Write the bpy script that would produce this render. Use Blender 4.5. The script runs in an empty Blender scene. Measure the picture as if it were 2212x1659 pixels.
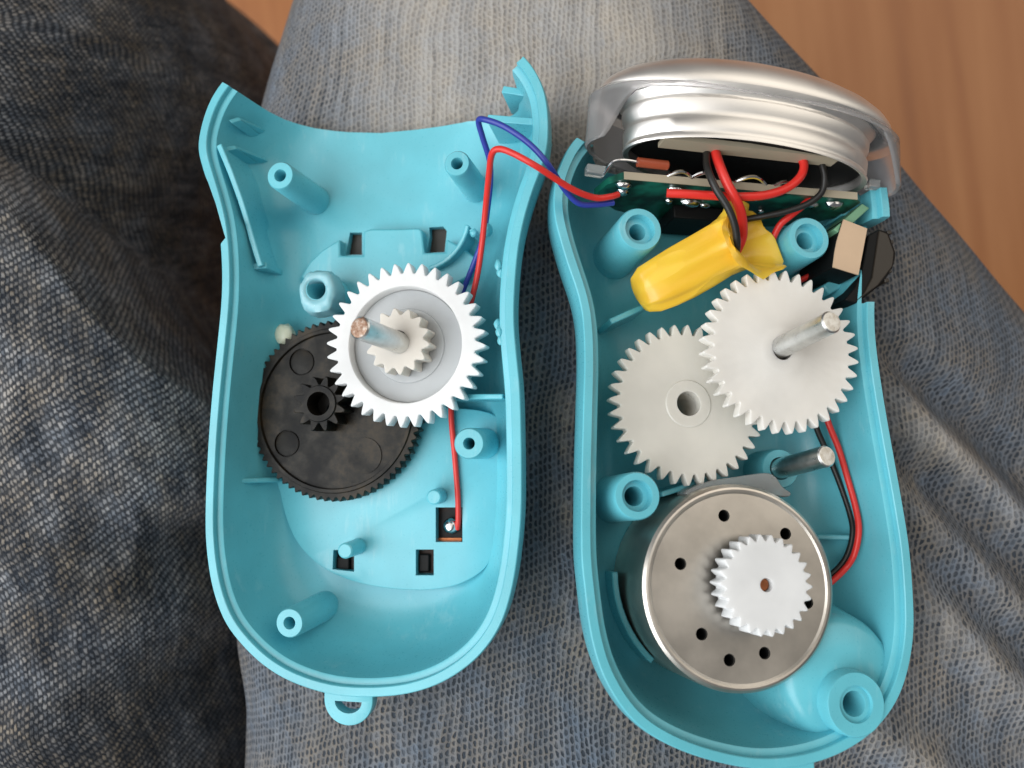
import bpy, bmesh, math, random
from mathutils import Vector, Matrix, noise
random.seed(7)
R = math.radians
scene = bpy.context.scene
COL = scene.collection

# ------------------------------------------------------------------ camera, world, lamps, exposure (1 unit = 1 cm)
CAM = Vector((0.0, 0.0, 11.0))
F, CX, CY = 1760.0, 1106.0, 829.5            # focal length and centre of the photograph, in pixels of a 2212 px wide picture
cd = bpy.data.cameras.new('camera')
cam = bpy.data.objects.new('camera', cd)
COL.objects.link(cam)
cam.location = CAM
cd.sensor_width = 36.0
cd.lens = 36.0 * F / 2212.0
cd.clip_start, cd.clip_end = 0.5, 2000.0
cd.dof.use_dof = True
cd.dof.focus_distance = 11.1
cd.dof.aperture_fstop = 0.17
scene.camera = cam

world = bpy.data.worlds.new('World')
scene.world = world
world.use_nodes = True
bg = world.node_tree.nodes['Background']
bg.inputs[0].default_value = (0.95, 0.97, 1.0, 1)
bg.inputs[1].default_value = 0.13

def area(name, loc, target, w, h, power, col):
    ld = bpy.data.lights.new(name, 'AREA')
    ld.shape = 'RECTANGLE'; ld.size = w; ld.size_y = h
    ld.energy = power; ld.color = col
    o = bpy.data.objects.new(name, ld); COL.objects.link(o)
    o.location = loc
    o.rotation_euler = (Vector(target) - Vector(loc)).to_track_quat('-Z', 'Y').to_euler()
    return o
area('window_light', (-120, -45, 115), (0, 0, 0), 200, 170, 430000, (0.93, 0.97, 1.0))
area('ceiling_bounce', (-60, 30, 165), (-10, 10, 0), 210, 190, 110000, (1.0, 0.96, 0.90))  # added panel standing in for light bounced off the unseen ceiling
area('warm_fill_panel', (120, 120, 125), (0, 0, 0), 190, 170, 125000, (1.0, 0.92, 0.80))  # added warm fill, enlarged out of view to reflect in the silver

vs = scene.view_settings
vs.view_transform = 'Standard'; vs.look = 'None'; vs.exposure = 0.05; vs.gamma = 1.0
scene.render.film_transparent = False
try:
    scene.cycles.max_bounces = 8
    scene.cycles.transmission_bounces = 8
    scene.cycles.caustics_reflective = False
    scene.cycles.caustics_refractive = False
    scene.cycles.sample_clamp_indirect = 6.0
except Exception:
    pass

# ------------------------------------------------------------------ small node language
class N:
    def __init__(s, nt, sock): s.nt, s.s = nt, sock
    def _op(s, op, *a):
        n = s.nt.nodes.new('ShaderNodeMath'); n.operation = op
        for i, x in enumerate((s,) + a):
            if isinstance(x, N): s.nt.links.new(x.s, n.inputs[i])
            else: n.inputs[i].default_value = x
        return N(s.nt, n.outputs[0])
    def __add__(s, o): return s._op('ADD', o)
    def __sub__(s, o): return s._op('SUBTRACT', o)
    def __mul__(s, o): return s._op('MULTIPLY', o)
    def floor(s): return s._op('FLOOR')
    def frac(s): return s._op('FRACT')
    def sin(s): return s._op('SINE')
    def abs(s): return s._op('ABSOLUTE')
    def pow(s, e): return s._op('POWER', e)
    def max(s, o): return s._op('MAXIMUM', o)
    def min(s, o): return s._op('MINIMUM', o)
    def sstep(s, a, b, lo=0.0, hi=1.0):
        n = s.nt.nodes.new('ShaderNodeMapRange'); n.interpolation_type = 'SMOOTHSTEP'
        s.nt.links.new(s.s, n.inputs[0])
        for i, x in enumerate((a, b, lo, hi)): n.inputs[i + 1].default_value = x
        return N(s.nt, n.outputs[0])

def mat(name, base=(.8, .8, .8), rough=.5, metal=0.0, **kw):
    m = bpy.data.materials.new(name); m.use_nodes = True
    nt = m.node_tree; b = nt.nodes['Principled BSDF']
    b.inputs['Base Color'].default_value = (*base, 1)
    b.inputs['Roughness'].default_value = rough
    b.inputs['Metallic'].default_value = metal
    for k, v in kw.items():
        b.inputs[k.replace('_', ' ')].default_value = v
    return m, nt, b

def coord(nt, kind='Object'):
    n = nt.nodes.new('ShaderNodeTexCoord'); return n.outputs[kind]
def mapping(nt, sock, scale=(1, 1, 1), rot=(0, 0, 0)):
    n = nt.nodes.new('ShaderNodeMapping'); nt.links.new(sock, n.inputs[0])
    n.inputs['Scale'].default_value = scale; n.inputs['Rotation'].default_value = rot
    return n.outputs[0]
def tnoise(nt, sock, scale, detail=3, rough=.5):
    n = nt.nodes.new('ShaderNodeTexNoise'); nt.links.new(sock, n.inputs['Vector'])
    n.inputs['Scale'].default_value = scale; n.inputs['Detail'].default_value = detail; n.inputs['Roughness'].default_value = rough
    return N(nt, n.outputs[0])
def ramp(nt, fac, stops):
    n = nt.nodes.new('ShaderNodeValToRGB'); nt.links.new(fac.s, n.inputs[0])
    cr = n.color_ramp
    while len(cr.elements) < len(stops): cr.elements.new(.5)
    for e, (p, c) in zip(cr.elements, stops): e.position = p; e.color = (*c, 1)
    return n.outputs[0]
def mix(nt, fac, a, b, mode='MIX'):
    n = nt.nodes.new('ShaderNodeMix'); n.data_type = 'RGBA'; n.blend_type = mode
    if isinstance(fac, N): nt.links.new(fac.s, n.inputs[0])
    else: n.inputs[0].default_value = fac
    for i, x in ((6, a), (7, b)):
        if isinstance(x, tuple): n.inputs[i].default_value = (*x, 1)
        else: nt.links.new(x, n.inputs[i])
    return n.outputs[2]
def bump(nt, b, h, strength=.3, dist=.01):
    n = nt.nodes.new('ShaderNodeBump'); n.inputs['Strength'].default_value = strength; n.inputs['Distance'].default_value = dist
    nt.links.new(h.s, n.inputs['Height']); nt.links.new(n.outputs[0], b.inputs['Normal'])

# ------------------------------------------------------------------ materials
def plastic(name, base, rough, sss=.0, var=.06, fine=.25, **kw):
    m, nt, b = mat(name, base, rough, **kw)
    c = coord(nt)
    n1 = tnoise(nt, c, 1.3, 3); n2 = tnoise(nt, c, 28, 4, .6)
    dark = tuple(x * (1 - var) for x in base); lite = tuple(min(1, x * (1 + var)) for x in base)
    nt.links.new(ramp(nt, n1, [(.35, dark), (.65, lite)]), b.inputs['Base Color'])
    nt.links.new((n2 * .12 + (rough - .06)).s, b.inputs['Roughness'])
    bump(nt, b, n2 + tnoise(nt, c, 3.0, 2) * 2.0, fine, .004)
    if sss:
        b.inputs['Subsurface Weight'].default_value = sss
        b.inputs['Subsurface Radius'].default_value = (.10, .10, .10)
        b.inputs['Subsurface Scale'].default_value = 1.0
    return m
M = {}
def crinkle():
    m, nt, b = mat('yellow_sleeve', (.85, .54, .045), .24)
    c = mapping(nt, coord(nt), (1, 1, 1), (0, 0, R(-28)))
    n1 = tnoise(nt, mapping(nt, c, (.45, 1.9, 1.2)), 1.5, 1, .4); n2 = tnoise(nt, mapping(nt, c, (.8, 2.0, 1)), 6, 2)
    nt.links.new(ramp(nt, n1, [(.35, (.80, .47, .035)), (.65, (.88, .60, .06))]), b.inputs['Base Color'])
    rd = (n1 - .5).abs() * -2.0 + 1.0
    bump(nt, b, rd.pow(4.0) * .6 + n1 * .8 + n2 * .04, .32, .10)
    b.inputs['Subsurface Weight'].default_value = .1; b.inputs['Subsurface Radius'].default_value = (.1, .08, .02)
    return m
def teal():
    m = plastic('turquoise_plastic', (.13, .50, .585), .29, .12, fine=.10)
    nt = m.node_tree; b = nt.nodes['Principled BSDF']; c = coord(nt)
    sc = tnoise(nt, mapping(nt, c, (1, .12, 1), (0, 0, R(35))), 9, 5, .75) * tnoise(nt, c, 1.6, 3, .6)
    sp = tnoise(nt, c, 42, 2, .5).sstep(.70, .78) * tnoise(nt, c, 2.2, 2).sstep(.5, .7)
    old = b.inputs['Base Color'].links[0].from_socket
    nt.links.new(mix(nt, sc.sstep(.30, .42, 0, .22).max(sp * .35), old, (.42, .66, .70)), b.inputs['Base Color'])
    return m
M['teal'] = teal()
M['white'] = plastic('white_nylon', (.75, .75, .745), .42, .75)
M['web'] = plastic('thin_nylon_web', (.50, .52, .53), .42, .6, Transmission_Weight=.15)
M['ivory'] = plastic('ivory_nylon', (.70, .655, .585), .45, .5)
M['beige'] = plastic('natural_nylon', (.66, .635, .575), .40, .8)
M['pale'] = plastic('pale_nylon', (.74, .71, .66), .40, .7)
M['yellow'] = crinkle()
M['red'] = plastic('red_insulation', (.70, .030, .022), .36)
M['blue'] = plastic('blue_insulation', (.03, .05, .34), .35)
M['black'] = plastic('black_insulation', (.014, .013, .012), .4)
M['dark'] = plastic('dark_plastic', (.006, .006, .006), .55, Specular_IOR_Level=.2)
M['tan'] = plastic('tan_sticker', (.62, .44, .29), .6)
M['pcbedge'] = plastic('board_edge', (.42, .36, .26), .6)
M['glue'] = plastic('hot_glue', (.34, .68, .76), .25, .5, Transmission_Weight=.25)
M['glueclear'] = plastic('clear_glue', (.80, .84, .84), .2, .1, Transmission_Weight=.75)
M['grease'] = plastic('cream_grease', (.72, .74, .58), .3, .4)
M['brownplastic'] = plastic('brown_black_plastic', (.024, .018, .012), .45)

def metal(name, base, rough, stain=.25, scale=3.0, bmp=.15):
    m, nt, b = mat(name, base, rough, 1.0)
    c = coord(nt)
    n1 = tnoise(nt, c, scale, 4, .6); n2 = tnoise(nt, mapping(nt, c, (1, 1, 12)), 20, 3)
    d = tuple(x * (1 - stain) for x in base)
    nt.links.new(ramp(nt, n1, [(.35, d), (.62, base)]), b.inputs['Base Color'])
    nt.links.new((n1 * .2 + (rough - .1)).s, b.inputs['Roughness'])
    bump(nt, b, n2, bmp, .003)
    return m
M['silver'] = metal('silver_metallised', (.98, .945, .90), .43, .04, 1.0, .03)
M['steel'] = metal('steel', (.72, .73, .72), .3, .2, 6)
M['zinc'] = metal('zinc_plate', (.76, .705, .63), .38, .22, 1.1)
M['solder'] = metal('solder', (.80, .80, .80), .16, .2, 8)
M['copper'] = metal('copper_pad', (.45, .16, .07), .4, .4, 9)

def shaft_end_mat():
    m, nt, b = mat('rough_cut_steel', (.6, .5, .42), .5, .7)
    c = coord(nt); n1 = tnoise(nt, c, 16, 5, .7)
    nt.links.new(ramp(nt, n1, [(.3, (.16, .07, .04)), (.5, (.42, .26, .18)), (.68, (.75, .68, .60))]), b.inputs['Base Color'])
    bump(nt, b, n1, .6, .02)
    return m
M['cut'] = shaft_end_mat()
def bright_end():
    m, nt, b = mat('sawn_steel', (.85, .8, .7), .55, .35)
    c = coord(nt); n1 = tnoise(nt, c, 14, 4, .6)
    nt.links.new(ramp(nt, n1, [(.3, (.62, .55, .45)), (.6, (.90, .86, .78))]), b.inputs['Base Color'])
    bump(nt, b, n1, .4, .01)
    return m
M['sawn'] = bright_end()
def black_gear_mat():
    m, nt, b = mat('greasy_black_plastic', (.02, .018, .015), .42)
    b.inputs['Specular IOR Level'].default_value = .22
    c = coord(nt); n1 = tnoise(nt, c, 2.2, 5, .65); n2 = tnoise(nt, c, 14, 4, .6)
    nt.links.new(ramp(nt, n1 + (n2 - .5) * .25, [(.34, (.006, .006, .0065)), (.52, (.013, .011, .008)), (.68, (.034, .023, .011))]), b.inputs['Base Color'])
    nt.links.new(n1.sstep(.35, .65, .55, .36).s, b.inputs['Roughness'])
    bump(nt, b, n2 * .5 + n1 * 2, .12, .006)
    return m
M['greasy'] = black_gear_mat()
def pcb_mat():
    m, nt, b = mat('green_board', (.01, .12, .08), .3)
    c = coord(nt); n1 = tnoise(nt, mapping(nt, c, (2.2, 1, 2.2)), 1.3, 2)
    nt.links.new(ramp(nt, n1, [(.42, (.008, .028, .020)), (.5, (.010, .075, .050)), (.62, (.012, .15, .10))]), b.inputs['Base Color'])
    return m
M['pcb'] = pcb_mat()
def pcb_dark():
    m, nt, b = mat('dark_board', (.02, .012, .008), .45)
    b.inputs['Specular IOR Level'].default_value = .2
    c = coord(nt); n1 = tnoise(nt, c, 5, 2)
    nt.links.new(ramp(nt, n1, [(.4, (.004, .004, .004)), (.6, (.026, .009, .004))]), b.inputs['Base Color'])
    return m
M['pcbdark'] = pcb_dark()
def lens_mat():
    m, nt, b = mat('frosted_clear_plastic', (.95, .92, .92), .24)
    b.inputs['Subsurface Weight'].default_value = .4; b.inputs['Subsurface Radius'].default_value = (.3, .3, .3)
    b.inputs['Transmission Weight'].default_value = .82
    b.inputs['IOR'].default_value = 1.3
    c = coord(nt); bump(nt, b, tnoise(nt, c, 6, 2), .05, .01)
    return m
M['lens'] = lens_mat()

def denim(name, pitch, mode, dark, lights, wear=(.35, .8), bmp=.03):
    """twill: light dashes on dark yarn (mode 0) or pale ribs with dark pits between them (mode 1)"""
    m, nt, b = mat(name, (.2, .2, .2), .85)
    uv = coord(nt, 'UV')
    def shift(sock, scale, amt, det=3):
        nd = nt.nodes.new('ShaderNodeTexNoise'); nd.inputs['Scale'].default_value = scale; nd.inputs['Detail'].default_value = det
        nt.links.new(uv, nd.inputs['Vector'])
        sb = nt.nodes.new('ShaderNodeVectorMath'); sb.operation = 'SUBTRACT'; nt.links.new(nd.outputs[1], sb.inputs[0]); sb.inputs[1].default_value = (.5, .5, .5)
        va = nt.nodes.new('ShaderNodeVectorMath'); va.operation = 'MULTIPLY_ADD'
        nt.links.new(sb.outputs[0], va.inputs[0]); va.inputs[1].default_value = amt; nt.links.new(sock, va.inputs[2])
        return va.outputs[0]
    w = shift(shift(shift(uv, .45, (.45, .3, 0), 2), 7, (.05, .10, 0), 2), 24, (.035, .05, 0), 2)
    sx = nt.nodes.new('ShaderNodeSeparateXYZ'); nt.links.new(w, sx.inputs[0])
    x = N(nt, sx.outputs[0]) * (1 / pitch); y = N(nt, sx.outputs[1]) * (1 / (pitch * (1.95 if mode == 0 else 1.5)))
    col = x.floor(); fx = x.frac()
    y2 = y + col * (-.30 if mode == 0 else -.31)
    row = y2.floor(); fy = y2.frac()
    cb = nt.nodes.new('ShaderNodeCombineXYZ'); nt.links.new(col.s, cb.inputs[0]); nt.links.new(row.s, cb.inputs[1])
    wn = nt.nodes.new('ShaderNodeTexWhiteNoise'); wn.noise_dimensions = '2D'; nt.links.new(cb.outputs[0], wn.inputs['Vector'])
    rnd = N(nt, wn.outputs[0])
    px = (fx * math.pi).sin(); py = (fy * math.pi).sin()
    cloth = tnoise(nt, uv, .28, 4, .6)
    blotch = tnoise(nt, mapping(nt, uv, (1, .5, 1)), 2.4, 4, .65)
    fibre = tnoise(nt, mapping(nt, uv, (2.2, .6, 1)), 34, 3, .7)
    tint = tnoise(nt, uv, 1.0, 3, .6)
    at = nt.nodes.new('ShaderNodeAttribute'); at.attribute_name = 'wear'
    wearf = ((cloth * .55 + blotch * .45).sstep(wear[0], wear[1], .0, 1.0) + N(nt, at.outputs['Fac'])).min(1.0).max(0.0)
    if mode == 0:
        dash = px.sstep(.05, .75) * py.sstep(.38, .95)
        amount = dash * (rnd * .70 + .35) * (wearf * .75 + .35) + (fibre - .5) * .35 + wearf * .16
        h = dash
    else:
        pit = (px.pow(1.3) * py.pow(.8)).sstep(.22, .86)
        amount = (pit * (rnd * .66 + .30) * (wearf * -.72 + .98)) * -1.0 + 1.0
        amount = amount + (fibre - .5) * .60 - (wearf * -.38 + .38)
        h = pit * -1.0
    wc = nt.nodes.new('ShaderNodeTexWhiteNoise'); wc.noise_dimensions = '1D'; nt.links.new(col.s, wc.inputs['W'])
    amount = amount + (N(nt, wc.outputs[0]) - .5) * (.26 if mode == 1 else .0)
    streak = tnoise(nt, mapping(nt, w, (1.0, .07, 1)), 1.0 / pitch * .55, 3, .7)
    amount = amount + (streak - .5) * (.9 if mode == 1 else .5)
    thread = mix(nt, (rnd * .35 + tint.sstep(.35, .65) * .6), lights[0], lights[1])
    thread = mix(nt, wearf * .6, thread, lights[2])
    base = mix(nt, blotch, dark[0], dark[1])
    nt.links.new(mix(nt, amount.max(0.0).min(1.0), base, thread), b.inputs['Base Color'])
    b.inputs['Sheen Weight'].default_value = .08
    b.inputs['Sheen Roughness'].default_value = .5
    b.inputs['Specular IOR Level'].default_value = .12
    bump(nt, b, h * (wearf * -.5 + 1.0) + fibre * .6 + rnd * .15, .8, bmp)
    return m
M['denim_light'] = denim('faded_denim', .076, 1, ((.030, .040, .056), (.070, .078, .090)),
                         ((.19, .235, .30), (.285, .24, .19), (.58, .525, .46)), (.46, .90))
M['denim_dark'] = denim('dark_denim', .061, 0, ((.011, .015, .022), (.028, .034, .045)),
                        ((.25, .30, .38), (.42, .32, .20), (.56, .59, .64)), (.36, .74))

def wood_mat():
    m, nt, b = mat('laminate_wood', (.4, .2, .08), .38)
    c = mapping(nt, coord(nt), rot=(0, 0, R(-7)))
    g = tnoise(nt, mapping(nt, c, (1.0, .05, 1)), .75, 5, .65)
    w = tnoise(nt, mapping(nt, c, (1.0, .10, 1)), .18, 3, .5)
    nt.links.new(ramp(nt, g * .6 + w * .5, [(.34, (.25, .085, .025)), (.52, (.35, .130, .040)), (.70, (.43, .180, .064))]), b.inputs['Base Color'])
    bump(nt, b, g, .1, .02)
    return m
M['wood'] = wood_mat()

# ------------------------------------------------------------------ frames: a tilted plane in the place, and the rays of the camera through it
def ray(u, v): return Vector(((u - CX) / F, -(v - CY) / F, -1.0))
def world_at(u, v, z): return CAM + ray(u, v) * (CAM.z - z)
class Frame:
    def __init__(s, u, v, depth, n, spin=0.0):
        s.O = CAM + ray(u, v) * depth
        s.n = Vector(n).normalized()
        ex = Vector((1, 0, 0)); ex = (ex - s.n * ex.dot(s.n)).normalized()
        ey = s.n.cross(ex)
        c, k = math.cos(spin), math.sin(spin)
        s.ex, s.ey = ex * c + ey * k, ey * c - ex * k
        s.M = Matrix(((s.ex.x, s.ey.x, s.n.x, s.O.x), (s.ex.y, s.ey.y, s.n.y, s.O.y), (s.ex.z, s.ey.z, s.n.z, s.O.z), (0, 0, 0, 1)))
        s.Mi = s.M.inverted()
    def at(s, u, v, z=0.0):
        d = ray(u, v)
        t = ((s.O + s.n * z) - CAM).dot(s.n) / d.dot(s.n)
        p = s.Mi @ (CAM + d * t)
        return Vector((p.x, p.y, z))
    def scale(s, u, v, z):                      # pixels per cm there
        return 1.0 / ((s.at(u + 1, v, z) - s.at(u - 1, v, z)).length / 2)
    def W(s, p): return s.M @ Vector(p)
LF = Frame(790, 830, 11.0, (-.184, .074, 1.0))
RF = Frame(1610, 900, 10.85, (.18, .18, 1.0), R(-1.5))

# ------------------------------------------------------------------ mesh helpers: geometry = (verts, faces) in frame coordinates
def join(*gs):
    V, Fc = [], []
    for g in gs:
        o = len(V); V += list(g[0]); Fc += [tuple(i + o for i in f) for f in g[1]]
    return V, Fc
def loft(rings, closed=True, cap0=True, cap1=True, loop=False):
    n = len(rings[0]); V = [Vector(p) for r in rings for p in r]; Fc = []
    m = len(rings)
    for j in range(m if loop else m - 1):
        a, b = j * n, ((j + 1) % m) * n
        for i in range(n if closed else n - 1):
            k = (i + 1) % n
            Fc.append((a + i, a + k, b + k, b + i))
    if not loop and closed:
        if cap0: Fc.append(tuple(reversed(range(n))))
        if cap1: Fc.append(tuple(range((m - 1) * n, m * n)))
    return V, Fc
def prism(poly, z0, z1):
    """closed prism of a 2-D outline; z0 / z1 numbers or lists"""
    n = len(poly)
    a = sum(poly[i][0] * poly[(i + 1) % n][1] - poly[(i + 1) % n][0] * poly[i][1] for i in range(n))
    if a < 0: poly = list(reversed(poly))
    return loft([[(p[0], p[1], z0) for p in poly], [(p[0], p[1], z1) for p in poly]])
def circ(c, r, z, n=40, ry=None):
    ry = r if ry is None else ry
    return [(c[0] + r * math.cos(2 * math.pi * i / n), c[1] + ry * math.sin(2 * math.pi * i / n), z) for i in range(n)]
def lathe(c, prof, n=40, loop=False):
    """prof: (r, z) list, about the frame normal through c"""
    return loft([circ(c, r, z, n) for r, z in prof], loop=loop)
def catmull(P, sub=8, closed=False):
    P = [Vector(p) for p in P]; n = len(P); out = []
    for i in range(n if closed else n - 1):
        if closed: a, b, c, d = P[i - 1], P[i], P[(i + 1) % n], P[(i + 2) % n]
        else: a, b, c, d = P[max(i - 1, 0)], P[i], P[i + 1], P[min(i + 2, n - 1)]
        for k in range(sub):
            t = k / sub
            out.append(.5 * ((2 * b) + (c - a) * t + (2 * a - 5 * b + 4 * c - d) * t * t + (3 * b - a - 3 * c + d) * t ** 3))
    if not closed: out.append(P[-1])
    return out
def tube(P, r, n=12, sub=8, smooth=True):
    P = catmull(P, sub) if smooth else [Vector(p) for p in P]
    T = [(P[min(i + 1, len(P) - 1)] - P[max(i - 1, 0)]).normalized() for i in range(len(P))]
    u = T[0].orthogonal().normalized(); rings = []
    for p, t in zip(P, T):
        u = (u - t * u.dot(t)).normalized(); w = t.cross(u)
        rings.append([p + (u * math.cos(2 * math.pi * k / n) + w * math.sin(2 * math.pi * k / n)) * r for k in range(n)])
    return loft(rings)
def ball(c, r, sx=1, sy=1, sz=1, n=14, m=9, jit=0.0):
    rings = []
    for j in range(1, m):
        a = -math.pi / 2 + math.pi * j / m
        rings.append([(c[0] + sx * r * math.cos(a) * math.cos(2 * math.pi * i / n) * (1 + jit * noise.noise((i * .9, j * .8, c[0] * 5))),
                       c[1] + sy * r * math.cos(a) * math.sin(2 * math.pi * i / n) * (1 + jit * noise.noise((i * .9, j * .8, c[1] * 5 + 9))),
                       c[2] + sz * r * math.sin(a)) for i in range(n)])
    return loft(rings)
def box(c, s, rot=0.0):
    x, y, z = s[0] / 2, s[1] / 2, s[2] / 2
    k, q = math.cos(rot), math.sin(rot)
    pl = [(c[0] + a * k - b * q, c[1] + a * q + b * k) for a, b in ((-x, -y), (x, -y), (x, y), (-x, y))]
    return prism(pl, c[2] - z, c[2] + z)

ROOT = {}
def tag(o, label, cat, group=None, kind=None):
    if label: o['label'] = label
    if cat: o['category'] = cat
    if group: o['group'] = group
    if kind: o['kind'] = kind
def thing(name, label, cat, fr, org=(0, 0, 0), group=None):
    o = bpy.data.objects.new(name, None); COL.objects.link(o)
    o.empty_display_size = .3
    org = Vector(org)
    o.matrix_world = (fr.M if fr else Matrix()) @ Matrix.Translation(org)
    ROOT[o] = org
    tag(o, label, cat, group)
    return o
def add(name, g, m, parent=None, fr=None, org=(0, 0, 0), sharp=32, bev=0.0, label=None, base=None):
    """one mesh object from geometry in frame coordinates"""
    org = ROOT[parent] if parent is not None and parent in ROOT else Vector(org)
    me = bpy.data.meshes.new(name)
    me.from_pydata([tuple(Vector(p) - org) for p in g[0]], [], g[1])
    ms = m if isinstance(m, (list, tuple)) else [m]
    for x in ms: me.materials.append(x)
    bm = bmesh.new(); bm.from_mesh(me)
    bmesh.ops.recalc_face_normals(bm, faces=bm.faces)
    bm.to_mesh(me); bm.free()
    o = bpy.data.objects.new(name, me); COL.objects.link(o)
    ROOT[o] = org
    if parent is not None: o.parent = parent
    elif fr is not None: o.matrix_world = fr.M @ Matrix.Translation(org)
    shade(me, sharp)
    if bev:
        b = o.modifiers.new('bevel', 'BEVEL'); b.width = bev; b.segments = 2; b.limit_method = 'ANGLE'; b.angle_limit = R(35)
        b.harden_normals = False
    if label: o['label'] = label
    return o
def shade(me, sharp):
    me.shade_smooth()
    me.set_sharp_from_angle(angle=R(sharp))
def cut(o, geos, sharp=32):
    """boolean difference with closed cutters, baked into the mesh"""
    tmp = []
    for g in geos:
        c = add('cutter', g, M['teal'], None)
        for v in c.data.vertices: v.co -= ROOT[o]
        c.parent = o.parent
        tmp.append(c)
        md = o.modifiers.new('cut', 'BOOLEAN'); md.operation = 'DIFFERENCE'; md.object = c; md.solver = 'EXACT'
    bpy.context.view_layer.update()
    dg = bpy.context.evaluated_depsgraph_get()
    me = bpy.data.meshes.new_from_object(o.evaluated_get(dg))
    o.modifiers.clear()
    o.data = me
    for c in tmp: bpy.data.objects.remove(c, do_unlink=True)
    shade(me, sharp)

# ------------------------------------------------------------------ floor
fl = add('floor', box((0, 0, -42), (500, 500, 1.0)), M['wood'], None)
tag(fl, 'warm brown wood grain floor far below the lap', None, kind='structure')

# ------------------------------------------------------------------ the person's jeans: two trouser legs
def sst(a, b, x):
    t = max(0.0, min(1.0, (x - a) / (b - a))); return t * t * (3 - 2 * t)
person = thing('person', 'person seated in faded blue jeans with the opened gadget on the lap', 'person', None, (0, -2, -4))
def leg(name, prof, relief, mt, y0, y1, ny, nt_, turn, side=0.0):
    """a closed trouser leg along y; prof(y) -> (centre x, crown z, left half width, right half width, top height, bottom height, shear)"""
    V, Fc, WR = [], [], []
    for j in range(ny):
        y = y0 + (y1 - y0) * j / (ny - 1)
        cx, cz, al, ar, bt, bb = prof(y)
        for i in range(nt_):
            th = 2 * math.pi * i / nt_
            s, c = math.sin(th), math.cos(th)          # th = 0 crown, going to the right
            e = 2.25
            sx = math.copysign(abs(s) ** (2 / e), s); sz = math.copysign(abs(c) ** (2 / e), c)
            x = cx + sx * (ar if s > 0 else al) * (1 + .26 * sst(0, -.5, c) * (side if s > 0 else 0))
            z = cz - bt + sz * (bt if c > 0 else bb)
            if c > -.2:
                z += (relief(x, y, z) - z) * sst(-.2, .25, c)
            V.append((x, y, z)); WR.append(WEAR[0] if c > -.2 else 0.0)
    for j in range(ny - 1):
        for i in range(nt_):
            k = (i + 1) % nt_
            Fc.append((j * nt_ + i, j * nt_ + k, (j + 1) * nt_ + k, (j + 1) * nt_ + i))
    Fc.append(tuple(range(nt_))); Fc.append(tuple(reversed(range((ny - 1) * nt_, ny * nt_))))
    me = bpy.data.meshes.new(name); me.from_pydata(V, [], Fc); me.materials.append(mt)
    wa = me.attributes.new('wear', 'FLOAT', 'POINT')
    for i, x in enumerate(WR): wa.data[i].value = x
    uvl = me.uv_layers.new(name='UVMap')
    # lay the cloth out by its own length along each cross-section
    L = []
    for j in range(ny):
        acc, row = 0.0, [0.0]
        for i in range(1, nt_ + 1):
            p, q = Vector(V[j * nt_ + (i - 1)]), Vector(V[j * nt_ + i % nt_]); acc += (q - p).length; row.append(acc)
        L.append(row)
    h = nt_ // 2
    for pol in me.polygons:
        idx = list(pol.vertices)
        if len(idx) != 4: continue
        i0 = idx[0] % nt_
        ca, sa = turn(V[idx[0]][0], V[idx[0]][1])
        for li, vi in zip(pol.loop_indices, idx):
            j, i = divmod(vi, nt_)
            ii = i if not (i == 0 and i0 == nt_ - 1) else nt_
            w = L[j][ii]
            if ii > h or (ii == h and i0 >= h): w -= L[j][nt_]
            uvl.data[li].uv = (w * ca - V[vi][1] * sa, w * sa + V[vi][1] * ca)
    o = bpy.data.objects.new(name, me); COL.objects.link(o)
    o.parent = person
    for v in me.vertices: v.co -= ROOT[person]
    bm = bmesh.new(); bm.from_mesh(me); bmesh.ops.recalc_face_normals(bm, faces=bm.faces); bm.to_mesh(me); bm.free()
    me.shade_smooth()
    return o
WEAR = [0.0]
def right_prof(y):
    edge = 4.35 + (6.8 - y) * .93 - .012 * max(0, 6.8 - y) ** 2
    edge = max(3.6, min(edge, 12.5))
    cx = .7
    ar = edge - cx
    al = 5.35 - .20 * max(0.0, y - 4.2) ** 1.1 - .22 * sst(-4, -5.5, y)
    bt = 2.3
    return cx, -1.13 - .10 * y - .012 * max(0, y - 3) ** 2, al, ar, bt, 7.5
def ridge(x, y, ax, ay, bx, by, w, h):
    dx, dy = bx - ax, by - ay; l2 = dx * dx + dy * dy
    t = max(0, min(1, ((x - ax) * dx + (y - ay) * dy) / l2))
    d2 = (x - ax - t * dx) ** 2 + (y - ay - t * dy) ** 2
    f = math.sin(math.pi * min(1, max(0, .12 + .76 * t)))
    return h * f * math.exp(-d2 / (w * w))
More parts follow.
